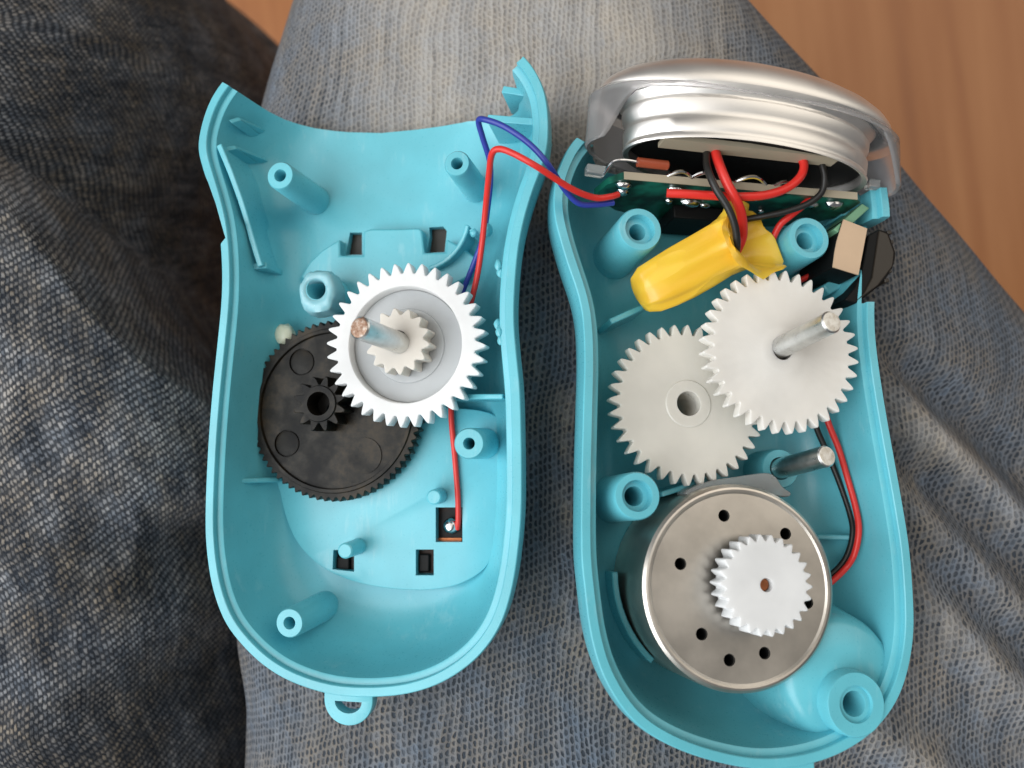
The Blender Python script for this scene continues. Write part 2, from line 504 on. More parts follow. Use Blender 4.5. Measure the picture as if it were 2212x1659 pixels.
def right_relief(x, y, z):
    z += .10 * noise.noise((x * .35, y * .22, 3)) + .05 * noise.noise((x * .9, y * .6, 7))
    wr = .85 * sst(1.0, 4.5, y) * sst(5.0, 1.5, abs(x - .3)) - .10 * sst(3.0, 6.0, x) * sst(-1.0, 2.0, y)
    for a in ((5.2, .4, 8.6, -2.9, .30, .30), (5.4, -1.25, 8.6, -4.3, .30, .16), (5.5, -2.4, 8.6, -5.6, .36, .26), (4.6, -4.6, 7.6, -6.6, .35, .22), (1.9, 5.6, 5.2, 3.2, .5, .12)):
        q = ridge(x, y, *a) * 1.6; z += q; wr += q * 1.0
    for a in ((5.4, .85, 8.8, -2.0, .30, .22), (5.3, -.6, 8.6, -3.55, .26, .14), (5.2, -1.8, 8.6, -5.0, .3, .12)):
        q = ridge(x, y, *a) * 1.6; z -= q; wr -= q * 1.0
    WEAR[0] = wr
    for fr, hx, hy in ((LF, 2.2, 4.4), (RF, 2.35, 4.6)):
        px = x - fr.O.x + fr.n.x * 1.44; py = y - fr.O.y + fr.n.y * 1.44
        e = ((px / hx) ** 4 + (py / hy) ** 4) ** .25
        lim = fr.O.z - (1.46 + fr.n.x * (x - fr.O.x) + fr.n.y * (y - fr.O.y)) / fr.n.z + 1.6 * max(0.0, e - .78) ** 1.5
        if z > lim: z = lim
    if x > 3: z -= .06 * (x - 3) ** 1.2 * sst(3, 5, x) * .6
    return z
def left_prof(y):
    cx = -10.6 - .12 * y
    edge = min(-4.6 - .15 * sst(-4, -5.5, y), max(-6.65 + .35 * max(0, min(y, 6) - 3.5) - .10 * max(0, y - 6.0) ** 2, -6.45 - (y - 1.3) * .97))
    return cx, -1.5 - .05 * y, 6.0, max(edge - cx, 2.6), 10.5, 4.0
def lobe_edge(x, y):
    return (-(x + 6.5) * .72 - (y - 1.3) * .70) + .12 * math.sin(x * 1.3) + .10 * noise.noise((x * .7, y * .7, 1))
def left_relief(x, y, z):
    # the nearer fold of cloth in the lower left: everything on the lower-left side of a diagonal edge lies higher
    edge = lobe_edge(x, y)
    lobe = -1.45 - .10 * (x + 7) - .33 * max(0, x + 6.6) ** 2 - .55 * sst(-2.5, -5.0, y) * max(0, x + 7.4) ** 1.5 - .35 * sst(1.6, -.3, edge) ** 2
    k = sst(-.22, .10, edge)
    z = z + (max(lobe, z) - z) * k
    z += .09 * noise.noise((x * .4, y * .4, 11)) + .05 * noise.noise((x, y, 5))
    z -= ridge(x, y, -6.1, -2.6, -4.0, -3.1, .65, 1.7)
    q = ridge(x, y, -8.2, -6.0, -5.6, -3.7, .45, .25); z += q
    z += ridge(x, y, -9.5, 5.6, -6.4, 2.4, .6, .15)
    WEAR[0] = q * .8 + .35 * k * sst(-6.2, -8.5, x) * sst(-3, 1, y) + .25 * sst(-7.0, -9.0, x) * sst(2, 5, y)
    return z
leg('trouser_leg', right_prof, right_relief, M['denim_light'], -10.5, 14.0, 320, 300, lambda x, y: (math.cos(R(3)), math.sin(R(3))))
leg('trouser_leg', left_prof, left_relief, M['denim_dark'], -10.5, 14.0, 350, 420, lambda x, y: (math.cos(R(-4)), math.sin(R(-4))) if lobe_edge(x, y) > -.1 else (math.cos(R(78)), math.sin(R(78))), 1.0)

# ------------------------------------------------------------------ casing halves
def outline(fr, pts, n=260, z=0.0):
    P = catmull([fr.at(u, v, z) for u, v in pts], 12, True)
    L = [0.0]
    for i in range(len(P)): L.append(L[-1] + (P[(i + 1) % len(P)] - P[i]).length)
    out, j = [], 0
    for k in range(n):
        s = L[-1] * k / n
        while L[j + 1] < s: j += 1
        t = (s - L[j]) / max(1e-9, L[j + 1] - L[j])
        out.append(P[j].lerp(P[(j + 1) % len(P)], t))
    area2 = sum(out[i].x * out[(i + 1) % n].y - out[(i + 1) % n].x * out[i].y for i in range(n))
    if area2 < 0: out.reverse()
    return out
def inset_ring(P, d, z, sm=2):
    n = len(P); Q = []
    for i in range(n):
        t = (P[(i + 2) % n] - P[i - 2]).normalized()
        Q.append(Vector((P[i].x - t.y * d, P[i].y + t.x * d, z)))
    for _ in range(int(sm + abs(d) * 30)):
        Q = [Q[i] * .5 + (Q[i - 1] + Q[(i + 1) % n]) * .25 for i in range(n)]
        for q in Q: q.z = z
    return Q
FLOOR = -1.28
def shell(P, depth=FLOOR):
    k = depth / -1.28
    inner = [(.115, 0), (.125, -.012), (.13, -.085), (.20, -.09), (.215, -.10), (.24, -.28), (.29, -.55 * k), (.36, -.80 * k), (.47, -1.0 * k), (.62, -1.15 * k), (.80, -1.245 * k), (.98, -1.28 * k)]
    outer = [(.012, 0), (0, -.014), (-.01, -.15), (0, -.35), (.05, -.62 * k), (.15, -.90 * k), (.30, -1.12 * k), (.50, -1.28 * k), (.75, -1.385 * k), (1.0, -1.42 * k)]
    rings = [inset_ring(P, d, z) for d, z in reversed(outer)] + [inset_ring(P, d, z) for d, z in inner]
    return loft(rings)
LPTS = [(443, 1098), (444, 1171), (453, 1245), (467, 1300), (489, 1351), (526, 1398), (570, 1439), (625, 1472), (698, 1497), (755, 1505), (811, 1506), (881, 1499),
        (954, 1475), (1020, 1431), (1064, 1380), (1090, 1329), (1108, 1263), (1119, 1190), (1126, 1110), (1127, 1030), (1126, 941), (1123, 840), (1115, 758), (1110, 690),
        (1112, 620), (1119, 540), (1134, 465), (1156, 396), (1174, 350), (1184, 300), (1182, 229), (1170, 180), (1138, 128), (1060, 62), (960, 25), (830, 15), (680, 40), (560, 95),
        (478, 178), (445, 236), (427, 310), (434, 352), (452, 410), (468, 470), (476, 529), (479, 602), (477, 655), (474, 690), (465, 776), (456, 867), (448, 977)]
RPTS = [(1256, 1188), (1258, 1143), (1262, 1260), (1274, 1358), (1295, 1440), (1328, 1506), (1371, 1561), (1426, 1600), (1488, 1628), (1559, 1649), (1640, 1662), (1730, 1655), (1809, 1631),
        (1879, 1588), (1926, 1535), (1953, 1480), (1968, 1420), (1975, 1358), (1973, 1280), (1965, 1182), (1950, 1087), (1936, 1009), (1915, 891), (1897, 774), (1890, 690), (1894, 610), (1912, 540),
        (1924, 475), (1919, 420), (1905, 340), (1860, 270), (1760, 215), (1590, 195), (1420, 205), (1310, 245), (1243, 299), (1220, 335), (1202, 381), (1196, 420), (1198, 467), (1212, 522), (1229, 577),
        (1247, 628), (1259, 685), (1263, 774), (1261, 852), (1259, 931), (1257, 1009)]
RPTS = [p for p in RPTS if p != (1258, 1143)]
def poly(fr, pts, z=0.0): return [fr.at(p[0], p[1], p[2] if len(p) > 2 else z) for p in pts]
def post(fr, u, v, ztop, r, hole, zbase=-1.36, counter=None, depth=.5, flare=.02):
    """hollow screw post, open at the top; r and hole in photo pixels"""
    s = fr.scale(u, v, ztop); c = fr.at(u, v, ztop); r, hole = r / s, hole / s
    prof = [(r + flare, zbase), (r, ztop - .03), (r - .018, ztop)]
    if counter:
        q, dp = counter[0] / s, counter[1]
        prof += [(q, ztop), (q - .01, ztop - dp)]
        ztop -= dp
    prof += [(hole + .006, ztop), (hole, ztop - .02), (hole * .85, ztop - depth), (hole * .80, zbase)]
    return lathe(c, prof, 36, True)
def peg(fr, u, v, ztop, r, zbase=-1.36):
    s = fr.scale(u, v, ztop); c = fr.at(u, v, ztop); r /= s
    return lathe(c, [(r * 1.12, zbase), (r, ztop - .02), (r - .02, ztop)], 28)
def wall(A, B, t, z0, za, zb=None):
    """upright plate from A to B (frame xy), thickness t, its top edge from za to zb"""
    zb = za if zb is None else zb
    d = (Vector((B[0] - A[0], B[1] - A[1]))).normalized(); nrm = Vector((-d.y, d.x)) * t / 2
    q = [(A[0] + nrm.x, A[1] + nrm.y), (B[0] + nrm.x, B[1] + nrm.y), (B[0] - nrm.x, B[1] - nrm.y), (A[0] - nrm.x, A[1] - nrm.y)]
    V = [(q[i][0], q[i][1], z0) for i in range(4)] + [(q[0][0], q[0][1], za), (q[1][0], q[1][1], zb), (q[2][0], q[2][1], zb), (q[3][0], q[3][1], za)]
    return V, [(3, 2, 1, 0), (4, 5, 6, 7), (0, 1, 5, 4), (1, 2, 6, 5), (2, 3, 7, 6), (3, 0, 4, 7)]
def strip_wall(P, t, z0, ztops):
    n = len(P); nr = []
    for i in range(n):
        d = Vector(P[min(i + 1, n - 1)]) - Vector(P[max(i - 1, 0)]); d.z = 0; d.normalize(); nr.append(Vector((-d.y, d.x, 0)) * t / 2)
    rings = []
    for p, k, zt in zip(P, nr, ztops):
        p = Vector((p[0], p[1], 0))
        rings.append([(p + k) + Vector((0, 0, z0)), (p - k) + Vector((0, 0, z0)), (p - k) + Vector((0, 0, zt)), (p + k) + Vector((0, 0, zt))])
    return loft(rings)

# ---- left half
lc = thing('casing_half', 'turquoise plastic casing half with the concave open end, holding a black gear', 'casing', LF, LF.at(790, 830, -1.42), 'halves of the opened casing')
LP = outline(LF, LPTS)
lsh = add('shell', shell(LP), M['teal'], lc)
mouth = [(478, 176, 0), (507, 192, 0), (540, 219, -.45), (573, 243, -.85), (625, 266, -1.15), (683, 280, -1.3), (753, 288, -1.33), (826, 290, -1.33), (899, 283, -1.33), (954, 274, -1.3),
         (1009, 258, -1.2), (1057, 240, -.9), (1086, 221, -.55), (1102, 200, -.25), (1108, 174, -.08), (1101, 147, 0), (1126, 127, 0), (1175, 60, 0), (1000, -150, 0), (640, -150, 0), (400, 60, 0)]
side_notch = [(400, 352), (431, 357), (449, 392), (466, 440), (480, 490), (487, 514), (474, 530), (400, 530)]
cut(lsh, [prism(poly(LF, mouth), -2.2, .6),
          prism(poly(LF, side_notch), -.42, .6),
          prism(poly(LF, [(757, 503), (783, 503), (783, 551), (748, 551)], -1.3), -2.0, -.4),
          prism(poly(LF, [(928, 492), (958, 490), (966, 500), (961, 545), (923, 547), (929, 512)], -1.3), -2.0, -.4)])
for u, v, r, h, zt in ((605, 379, 29, 12, -.05), (987, 353, 28, 12, -.12), (1013, 958, 33, 12, -.08), (625, 1346, 30, 12, -.05)):
    add('screw_post', post(LF, u, v, zt, r, h), M['teal'], lc)
add('bearing_post', post(LF, 684, 624, -.42, 34, 21), M['teal'], lc)
for u, v, zt in ((745, 1190, -.55), (937, 1074, -.75)):
    add('peg', peg(LF, u, v, zt, 16), M['teal'], lc)
# stepped panel over the charging board
pan = [(600, 1010), (606, 1070), (622, 1130), (648, 1180), (694, 1224), (757, 1254), (830, 1270), (910, 1275), (980, 1266), (1033, 1240), (1062, 1205), (1078, 1150), (1080, 1010), (1074, 900), (900, 880), (660, 890)]
pn = add('panel', prism(catmull(poly(LF, pan, -1.07), 6, True), -1.30, -1.07), M['teal'], lc, bev=.02)
cut(pn, [prism(poly(LF, q, -1.07), -1.5, -.9) for q in (
    [(941, 1096), (999, 1096), (999, 1171), (941, 1171)], [(720, 1188), (765, 1188), (765, 1235), (718, 1230)], [(898, 1187), (937, 1187), (937, 1243), (898, 1243)])])
# half-moon bracket with its two windows beside the tab
moon = [(648, 598), (668, 566), (695, 540), (734, 516), (734, 552), (784, 552), (784, 500), (800, 494), (850, 494), (905, 492), (912, 498), (916, 546), (962, 545), (964, 516), (1000, 535), (1028, 557), (1010, 600), (960, 625), (800, 640), (690, 630)]
add('bracket', prism(poly(LF, moon, -1.08), -1.32, -1.08), M['teal'], lc, bev=.03)
arc = [LF.at(905 + 115 * math.cos(a), 465 + 118 * math.sin(a), -1.0) for a in [R(x) for x in range(78, 8, -8)]]
add('rib', strip_wall(arc, .07, -1.3, [-.95 + .02 * i for i in range(len(arc))]), M['teal'], lc, bev=.02)
add('hole_shade_plate', prism(poly(LF, [(720, 470), (990, 470), (990, 570), (720, 570)], -1.44), -1.452, -1.424), M['brownplastic'], lc)  # dark plate added below the floor to darken the bracket windows
# latch strip along the side opening
lw = [(472, 312), (483, 338), (497, 372), (508, 402), (518, 430), (527, 458), (535, 485), (543, 515), (552, 545), (562, 575)]
lz = [-.04, -.05, -.07, -.13, -.16, -.18, -.29, -.31, -.34, -.38]
LW = [LF.at(u, v, z) for (u, v), z in zip(lw, lz)]
add('latch_strip', strip_wall(LW, .085, -1.3, lz), M['teal'], lc, bev=.015)
add('latch_strip', join(wall(LF.at(512, 468, -.42), LF.at(541, 572, -.46), .06, -1.2, -.38, -.46), wall(LF.at(526, 578, -.44), LF.at(574, 572, -.44), .09, -1.25, -.42, -.46)), M['teal'], lc, bev=.012)
for a, b, za, zb in (((497, 262), (573, 272), -.16, -.85), ((487, 322), (566, 333), -.16, -.85)):
    A, B = LF.at(*a, za), LF.at(*b, zb)
    Mx = A.lerp(B, .45)
    add('gusset', join(wall(A, Mx, .07, -1.3, za, za - .12), wall(Mx, B, .07, -1.3, za - .12, -1.2)), M['teal'], lc, bev=.01)
for a, b, za in (((1092, 207), (1165, 205), -.35), ((1060, 268), (1172, 264), -.28)):
    A, B = LF.at(*a, za - .35), LF.at(*b, za)
    add('gusset', wall(A, B, .10, -1.25, za - .12, za), M['teal'], lc, bev=.012)
add('rib', wall(LF.at(494, 1040, -.35), LF.at(612, 1035, -1.1), .075, -1.32, -.30, -.95), M['teal'], lc, bev=.02)
add('rib', wall(LF.at(975, 858, -.7), LF.at(1088, 857, -.35), .075, -1.32, -.62, -.28), M['teal'], lc, bev=.02)
add('wire_hook', ball(LF.at(1053, 497, -.62), .075, 1, 1.3, 1.5), M['teal'], lc)
add('wire_hook', join(wall(LF.at(1019, 497, -.8), LF.at(1026, 508, -.8), .06, -1.3, -.75), ball(LF.at(1024, 504, -.75), .06, jit=.5)), M['teal'], lc)
for u, v, z in ((1076, 572, -.12), (1080, 588, -.15), (1078, 716, -.1), (1082, 735, -.12), (1074, 700, -.16)):
    add('moulding_burr', ball(LF.at(u, v, z), .045, 1, 1.6, .7, 10, 7, .5), M['teal'], lc)
# lanyard loop at the foot
c = LF.at(757, 1508, -.10); s = LF.scale(757, 1508, -.1)
lo = []
for i in range(25):
    a = math.pi + math.pi * i / 24
    lo.append((c.x + 52 / s * math.cos(a), c.y + 51 / s * math.sin(a)))
lo = [(lo[0][0], lo[0][1] + .12)] + lo + [(lo[-1][0], lo[-1][1] + .12)]
lp = add('lanyard_loop', prism(lo, -.22, -.02), M['teal'], lc, bev=.015)
hl = [(c.x + 29 / s * math.cos(math.pi + math.pi * i / 12), c.y - .02 + 24 / s * math.sin(math.pi + math.pi * i / 12)) for i in range(13)]
cut(lp, [prism(hl, -1, 1)])

# ---- right half
rc = thing('casing_half', 'turquoise plastic casing half holding the motor, two pale gears and the silver lamp', 'casing', RF, RF.at(1610, 900, -1.42), 'halves of the opened casing')
RP = outline(RF, RPTS)
rsh = add('shell', shell(RP), M['teal'], rc)
rmouth = [(1225, 285, 0), (1262, 306, 0), (1290, 340, -.5), (1340, 372, -1.0), (1420, 385, -1.3), (1600, 390, -1.3), (1720, 400, -1.3), (1800, 422, -.6), (1850, 418, -.1), (1880, 405, 0), (2060, 405, 0), (2060, 200, 0), (1600, 50, 0), (1200, 100, 0)]
cut(rsh, [prism(poly(RF, rmouth), -2.2, .6),
          prism(poly(RF, [(1846, 484), (2040, 484), (2040, 664), (1842, 664)], -.3), -.95, .6)])
for u, v, r, h, zt, cn in ((1383, 495, 47, 17, -.05, (32, .12)), (1748, 514, 44, 17, -.05, (30, .12)), (1377, 1071, 50, 20, -.03, (33, .14))):
    add('screw_post', post(RF, u, v, zt, r, h, counter=cn), M['teal'], rc)
c = RF.at(1805, 1462, -.38); s = RF.scale(1805, 1462, -.38)
bo = add('boss', lathe(c, [(158 / s, -1.36), (140 / s, -.9), (124 / s, -.40), (114 / s, -.25), (100 / s, -.19), (60 / s, -.17)], 48), M['teal'], rc, sharp=50)
q = RF.at(1850, 1522, .05)
cut(bo, [lathe(q, [(.20, -1.2), (.20, .4)], 28)], 50)
add('screw_post', post(RF, 1850, 1522, .05, 63, 24, zbase=-.5, counter=(36, .05), flare=.03), M['teal'], rc)
add('axle_collar', post(RF, 1686, 1012, -.72, 40, 22), M['teal'], rc)
add('rib', wall(RF.at(1316, 697, -.55), RF.at(1392, 664, -.75), .085, -1.3, -.48, -.62), M['teal'], rc, bev=.02)
add('rib', wall(RF.at(1428, 1068, -.62), RF.at(1530, 1035, -.75), .075, -1.3, -.58, -.66), M['teal'], rc, bev=.02)
add('rib', wall(RF.at(1770, 1160, -.85), RF.at(1928, 1162, -.45), .075, -1.3, -.92, -.45), M['teal'], rc, bev=.02)
ar = [RF.at(1575 + 247 * math.cos(a), 1235 - 260 * math.sin(a), -.8) for a in [R(x) for x in range(180, 234, 6)]]
add('rib', strip_wall(ar, .085, -1.3, [-.78] * len(ar)), M['teal'], rc, bev=.02)
add('switch_tray', join(wall(RF.at(1783, 628, -.55), RF.at(1842, 590, -.45), .17, -1.2, -.52, -.45), wall(RF.at(1835, 592, -.3), RF.at(1874, 592, -.3), .10, -1.1, -.32, -.28)), M['teal'], rc, bev=.025)
add('switch_tray', join(wall(RF.at(1815, 462, -.45), RF.at(1868, 455, -.35), .07, -1.2, -.42), wall(RF.at(1868, 455, -.35), RF.at(1874, 492, -.35), .07, -1.2, -.40), wall(RF.at(1846, 460, -.4), RF.at(1852, 487, -.4), .06, -1.2, -.42)), M['teal'], rc, bev=.015)
c = RF.at(1700, 1664, -.10)
lo = [(c.x + .34 * math.cos(math.pi + math.pi * i / 16), c.y + .34 * math.sin(math.pi + math.pi * i / 16)) for i in range(17)]
add('lanyard_loop', prism([(lo[0][0], lo[0][1] + .15)] + lo + [(lo[-1][0], lo[-1][1] + .15)], -.22, -.03), M['teal'], rc, bev=.015)

# ------------------------------------------------------------------ gears
def gear_ring(c, rr, rt, z, n, ph=0.0, twist=0.0):
    q = []
    for i in range(n):
        for f, k in ((.0, 0), (.10, .04), (.21, .33), (.32, .68), (.42, .94), (.5, 1.0), (.58, .94), (.68, .68), (.79, .33), (.90, .04)):
            a = 2 * math.pi * (i + f) / n + ph + twist
            r = rr + (rt - rr) * k
            q.append((c[0] + r * math.cos(a), c[1] + r * math.sin(a), z))
    return q
def plain_ring(c, r, z, n, ph=0.0):
    q = []
    for i in range(n):
        for f in (.0, .10, .21, .32, .42, .5, .58, .68, .79, .90):
            a = 2 * math.pi * (i + f) / n + ph
            q.append((c[0] + r * math.cos(a), c[1] + r * math.sin(a), z))
    return q
def gear(c, n, rr, rt, z0, z1, hole, face=(), ph=0.0, twist=0.0):
    """toothed wheel; face = (radius, z) steps on its top from the rim in to the hole"""
    e = .012
    rings = [plain_ring(c, hole, z0, n, ph), gear_ring(c, rr - e, rt - e, z0, n, ph), gear_ring(c, rr, rt, z0 + e, n, ph),
             gear_ring(c, rr, rt, z1 - e, n, ph, twist), gear_ring(c, rr - e, rt - e, z1, n, ph, twist)]
    rings += [plain_ring(c, r, z, n, ph) for r, z in face]
    rings.append(plain_ring(c, hole, face[-1][1] if face else z1, n, ph))
    return loft(rings, loop=True)
def rod(A, B, r, n=28, ch=.02):
    A, B = Vector(A), Vector(B); d = (B - A).normalized()
    u = d.orthogonal().normalized(); w = d.cross(u)
    return loft([[p + (u * math.cos(2 * math.pi * i / n) + w * math.sin(2 * math.pi * i / n)) * q for i in range(n)]
                 for p, q in ((A, r), (B - d * ch, r), (B, r - ch))])
def shaft(fr, base, zb, tip, zt, r, label, endmat, grp):
    A, B = fr.at(*base, zb), fr.at(*tip, zt)
    d = (B - A).normalized()
    t = thing('steel_shaft', label, 'shaft', fr, A, grp)
    add('rod', rod(A - d * .5, B, r), M['steel'], t)
    u = d.orthogonal().normalized(); w = d.cross(u)
    n = 24
    cap = loft([[B + d * h + (u * math.cos(2 * math.pi * i / n) + w * math.sin(2 * math.pi * i / n)) * q for i in range(n)] for h, q in ((-.01, r * .90), (.006, r * .86), (.012, r * .5), (.008, r * .1))])
    add('cut_end', cap, endmat, t, sharp=60)

# black gear, left half
zb_ = -.72
s = LF.scale(719, 886, zb_); c = LF.at(719, 886, zb_)
t = thing('gear', 'black plastic gear with fine teeth and round dimples, partly under the white gear', 'gear', LF, (c.x, c.y, zb_ - .2), 'gears of the gear train')
R0 = 186 / s
bgw = add('gear_wheel', gear(c, 70, R0 * .955, R0, zb_ - .28, zb_ - .03, .12, [(R0 * .91, zb_ - .03), (R0 * .90, zb_), (R0 * .865, zb_), (R0 * .855, zb_ - .05), (.30, zb_ - .05)]), M['greasy'], t)
dm = []
for u, v, r in ((652, 782, 28), (620, 958, 28), (788, 984, 26)):
    q = LF.at(u, v, zb_ - .05); dm.append(lathe(q, [(r / s, zb_ - .09), (r / s, zb_ + .2)], 28))
cut(bgw, dm)
for u, v, r in ((652, 782, 25), (620, 958, 25), (788, 984, 36)):
    q = LF.at(u, v, zb_ - .05)
    add('dimple', lathe(q, [(r / s, zb_ - .12), (r / s, zb_ - .062 + (.03 if r > 30 else 0)), (r / s * .9, zb_ - .045 + (.012 if r > 30 else -.012))], 28), M['greasy'], t)
cp = LF.at(688, 872, zb_ + .32)
add('pinion', gear(cp, 12, .275, .40, zb_ - .06, zb_ + .30, .17, [(.262, zb_ + .30), (.25, zb_ + .33), (.18, zb_ + .33)]), M['greasy'], t)

# white compound gear, left half
zw = -.20
s = LF.scale(874, 744, zw); c = LF.at(874, 744, zw)
t = thing('gear', 'white gear with a recessed face and raised pinion, resting over the black gear', 'gear', LF, (c.x, c.y, zw - .3), 'gears of the gear train')
R0 = 172 / s
add('gear_wheel', gear(c, 36, R0 * .87, R0, zw - .26, zw, .14, [(R0 * .715, zw), (R0 * .705, zw - .02), (R0 * .69, zw - .22), (.2, zw - .22)], ph=.05), M['white'], t)
add('web', lathe(LF.at(874, 744, zw), [(R0 * .688, zw - .24), (R0 * .688, zw - .165), (R0 * .46, zw - .17), (R0 * .45, zw - .15), (.2, zw - .15), (.2, zw - .24)], 72, True), M['web'], t)
cp = LF.at(860, 738, zw + .16)
add('pinion', gear(cp, 14, .365, .455, zw - .16, zw + .20, .15, [(.16, zw + .2)], ph=.1), M['ivory'], t)
shaft(LF, (863, 741), zw + .18, (776, 708), zw + 1.05, .148, 'steel shaft with a rough rust-brown tip standing in the white gear with raised pinion', M['cut'], 'steel shafts')

# pale gears, right half
za_ = -.34
s = RF.scale(1487, 872, za_); c = RF.at(1487, 872, za_)
t = thing('gear', 'translucent beige gear with an empty round centre hole, above the motor', 'gear', RF, (c.x, c.y, za_ - .3), 'gears of the gear train')
R0 = 167 / s
hb = RF.at(1500, 865, za_)
add('gear_wheel', gear(c, 36, R0 * .865, R0, za_ - .17, za_, .17, [(.33, za_), (.315, za_ + .012), (.20, za_ + .015)], ph=.08), M['beige'], t)
add('hub', lathe((c.x, c.y), [(.30, za_ - .85), (.30, za_ - .168), (.168, za_ - .168), (.168, za_ - .85)], 36, True), M['beige'], t)
zb2 = .06
s = RF.scale(1690, 756, zb2); c = RF.at(1690, 756, zb2)
t = thing('gear', 'off-white gear with a flat face, overlapping the beige gear beside the yellow sleeve', 'gear', RF, (c.x, c.y, zb2 - .3), 'gears of the gear train')
R0 = 168 / s
add('gear_wheel', gear(c, 36, R0 * .865, R0, zb2 - .17, zb2, .14, [(.33, zb2), (.31, zb2 + .012), (.16, zb2 + .014)]), M['pale'], t)
add('pinion', gear(c, 12, .3, .42, zb2 - .8, zb2 - .165, .15), M['pale'], t)
shaft(RF, (1692, 748), zb2 + .03, (1797, 695), zb2 + .98, .145, 'steel shaft with a bright tip leaning out of the flat off-white gear', M['sawn'], 'steel shafts')
shaft(RF, (1686, 1012), -.72, (1787, 985), .18, .145, 'short steel shaft standing in a turquoise collar above the motor', M['sawn'], 'steel shafts')

# ------------------------------------------------------------------ motor
zm = -.02
s = RF.scale(1600, 1268, zm); c = RF.at(1600, 1268, zm)
Rm = 212 / s
t = thing('motor', 'round silvery metal motor can with seven small holes and a white pinion', 'motor', RF, (c.x, c.y, -1.25))
prof = [(Rm * .98, -1.24), (Rm * .98, zm - .10), (Rm * .972, zm - .04), (Rm * .945, zm - .006), (Rm * .925, zm), (Rm * .905, zm - .004), (Rm * .885, zm - .022), (.3, zm - .022), (.06, zm - .022)]
can = add('motor_can', lathe(c, prof, 96), M['zinc'], t, sharp=18)
hs = []
for u, v in ((1564, 1114), (1697, 1153), (1470, 1218), (1745, 1302), (1516, 1370), (1576, 1426), (1652, 1411)):
    q = RF.at(u, v, zm - .02); hs.append(lathe(q, [(.078, zm - .35), (.078, zm + .3)], 24))
cut(can, hs, 18)
for u, v in ((1564, 1114), (1697, 1153), (1470, 1218), (1745, 1302), (1516, 1370), (1576, 1426), (1652, 1411)):
    q = RF.at(u, v, zm - .02)
    add('hole_lining', lathe(q, [(.0775, zm - .34), (.0775, zm - .06), (.070, zm - .06), (.068, zm - .33), (.01, zm - .33)], 20), M['dark'], t)
zp = zm + .40
cp = RF.at(1656, 1264, zp); s2 = RF.scale(1656, 1264, zp)
add('pinion', gear(cp, 26, 88 / s2, 101 / s2, zm + .10, zp, .085, ph=.1), M['white'], t)
add('rotor_shaft', lathe(cp, [(.085, zm - .1), (.085, zp - .10), (.07, zp - .09)], 24), M['copper'], t)

# ------------------------------------------------------------------ silver lamp head with its clear lens
HZ = .06                                            # height of the lamp axis above the split plane
hc = RF.at(1612, 345, HZ)
lamp = thing('lamp_head', 'silver oval lamp reflector with clear plastic rim at the top of the right casing half', 'lamp', RF, hc)
SP = R(-3.0)
def oval(y, r, n=72, k=.45, a0=0.0, a1=2 * math.pi, closed=True):
    q = []
    m = n if closed else n + 1
    for i in range(m):
        a = a0 + (a1 - a0) * i / n
        x, z = r * math.cos(a), r * k * math.sin(a)
        q.append((hc.x + x * math.cos(SP) - y * math.sin(SP), hc.y + x * math.sin(SP) + y * math.cos(SP), HZ + z))
    return q
sl = RF.scale(1612, 300, HZ)
Rr = 252 / sl
def bodyp(pr, n=72, k=.45): return loft([oval(y, r, n, k) for y, r in pr], loop=True)
t_ = .035
ref = [(-.16, Rr), (-.13, Rr + .015), (-.10, Rr), (-.06, Rr - .015), (-.04, Rr + .005), (.12, Rr + .02), (.155, Rr - .025), (.20, Rr - .03), (.25, Rr - .012), (.29, Rr + .03), (.40, Rr + .05), (.43, Rr + .0), (.47, Rr + .0), (.52, Rr + .09), (.60, Rr + .16), (.61, Rr - .06), (.5, Rr - .09), (-.14, Rr - .07)]
add('reflector', bodyp(ref), M['silver'], lamp, sharp=40)
Rd = 312 / sl
dome = [(.60, Rd - .03), (.62, Rd)] + [(.62 + .66 * math.sin(a), Rd * math.cos(a) ** .85) for a in [R(x) for x in (10, 20, 32, 44, 56, 66, 75, 82, 87)]]
domei = [(y - .03, r * .96) for y, r in reversed(dome)]
add('bezel', bodyp(dome + domei, k=.385), M['silver'], lamp, sharp=60)
# clear lens: flange all round, a skirt that runs back only at the sides and below
n = 96; V, Fc = [], []
Rl = 330 / sl
for i in range(n):
    a = 2 * math.pi * i / n
    sd = math.sin(a)
    back = .52 + (-.66) * sst(.66, .30, sd) if sd > .30 else -.14
    ring = [(.74, Rr + .07), (.66, Rl - .12), (.56, Rl - .01), (back, Rl), (back - .02, Rl - .03), (back, Rl - .075), (.50 if back > .45 else .46, Rl - .085), (.62, Rr + .09)]
    if back > .45: ring[6] = (back + .01, Rl - .085)
    for y, r in ring:
        k = .36
        x, z = r * math.cos(a), r * k * math.sin(a)
        V.append((hc.x + x * math.cos(SP) - y * math.sin(SP), hc.y + x * math.sin(SP) + y * math.cos(SP), HZ + z))
m = 8
for i in range(n):
    k = (i + 1) % n
    for j in range(m):
        l = (j + 1) % m
        Fc.append((i * m + j, k * m + j, k * m + l, i * m + l))
add('lens_rim', (V, Fc), M['lens'], lamp, sharp=40)
add('interior_dark_fill', loft([oval(y, r, 48, .44) for y, r in ((.50, .05), (.50, Rr - .08), (.0, Rr - .075), (-.03, Rr - .12), (-.03, .05))], loop=True), M['dark'], lamp)  # black body added to stand in for the shade inside the reflector
add('led_board', prism([(hc.x + Rr * .78 * math.cos(a), hc.y - .02 + .0 * a) for a in (0, math.pi)] + [(hc.x - Rr * .78, hc.y - .09), (hc.x + Rr * .78, hc.y - .09)], HZ + .24, HZ + .50), M['pcbedge'], lamp)

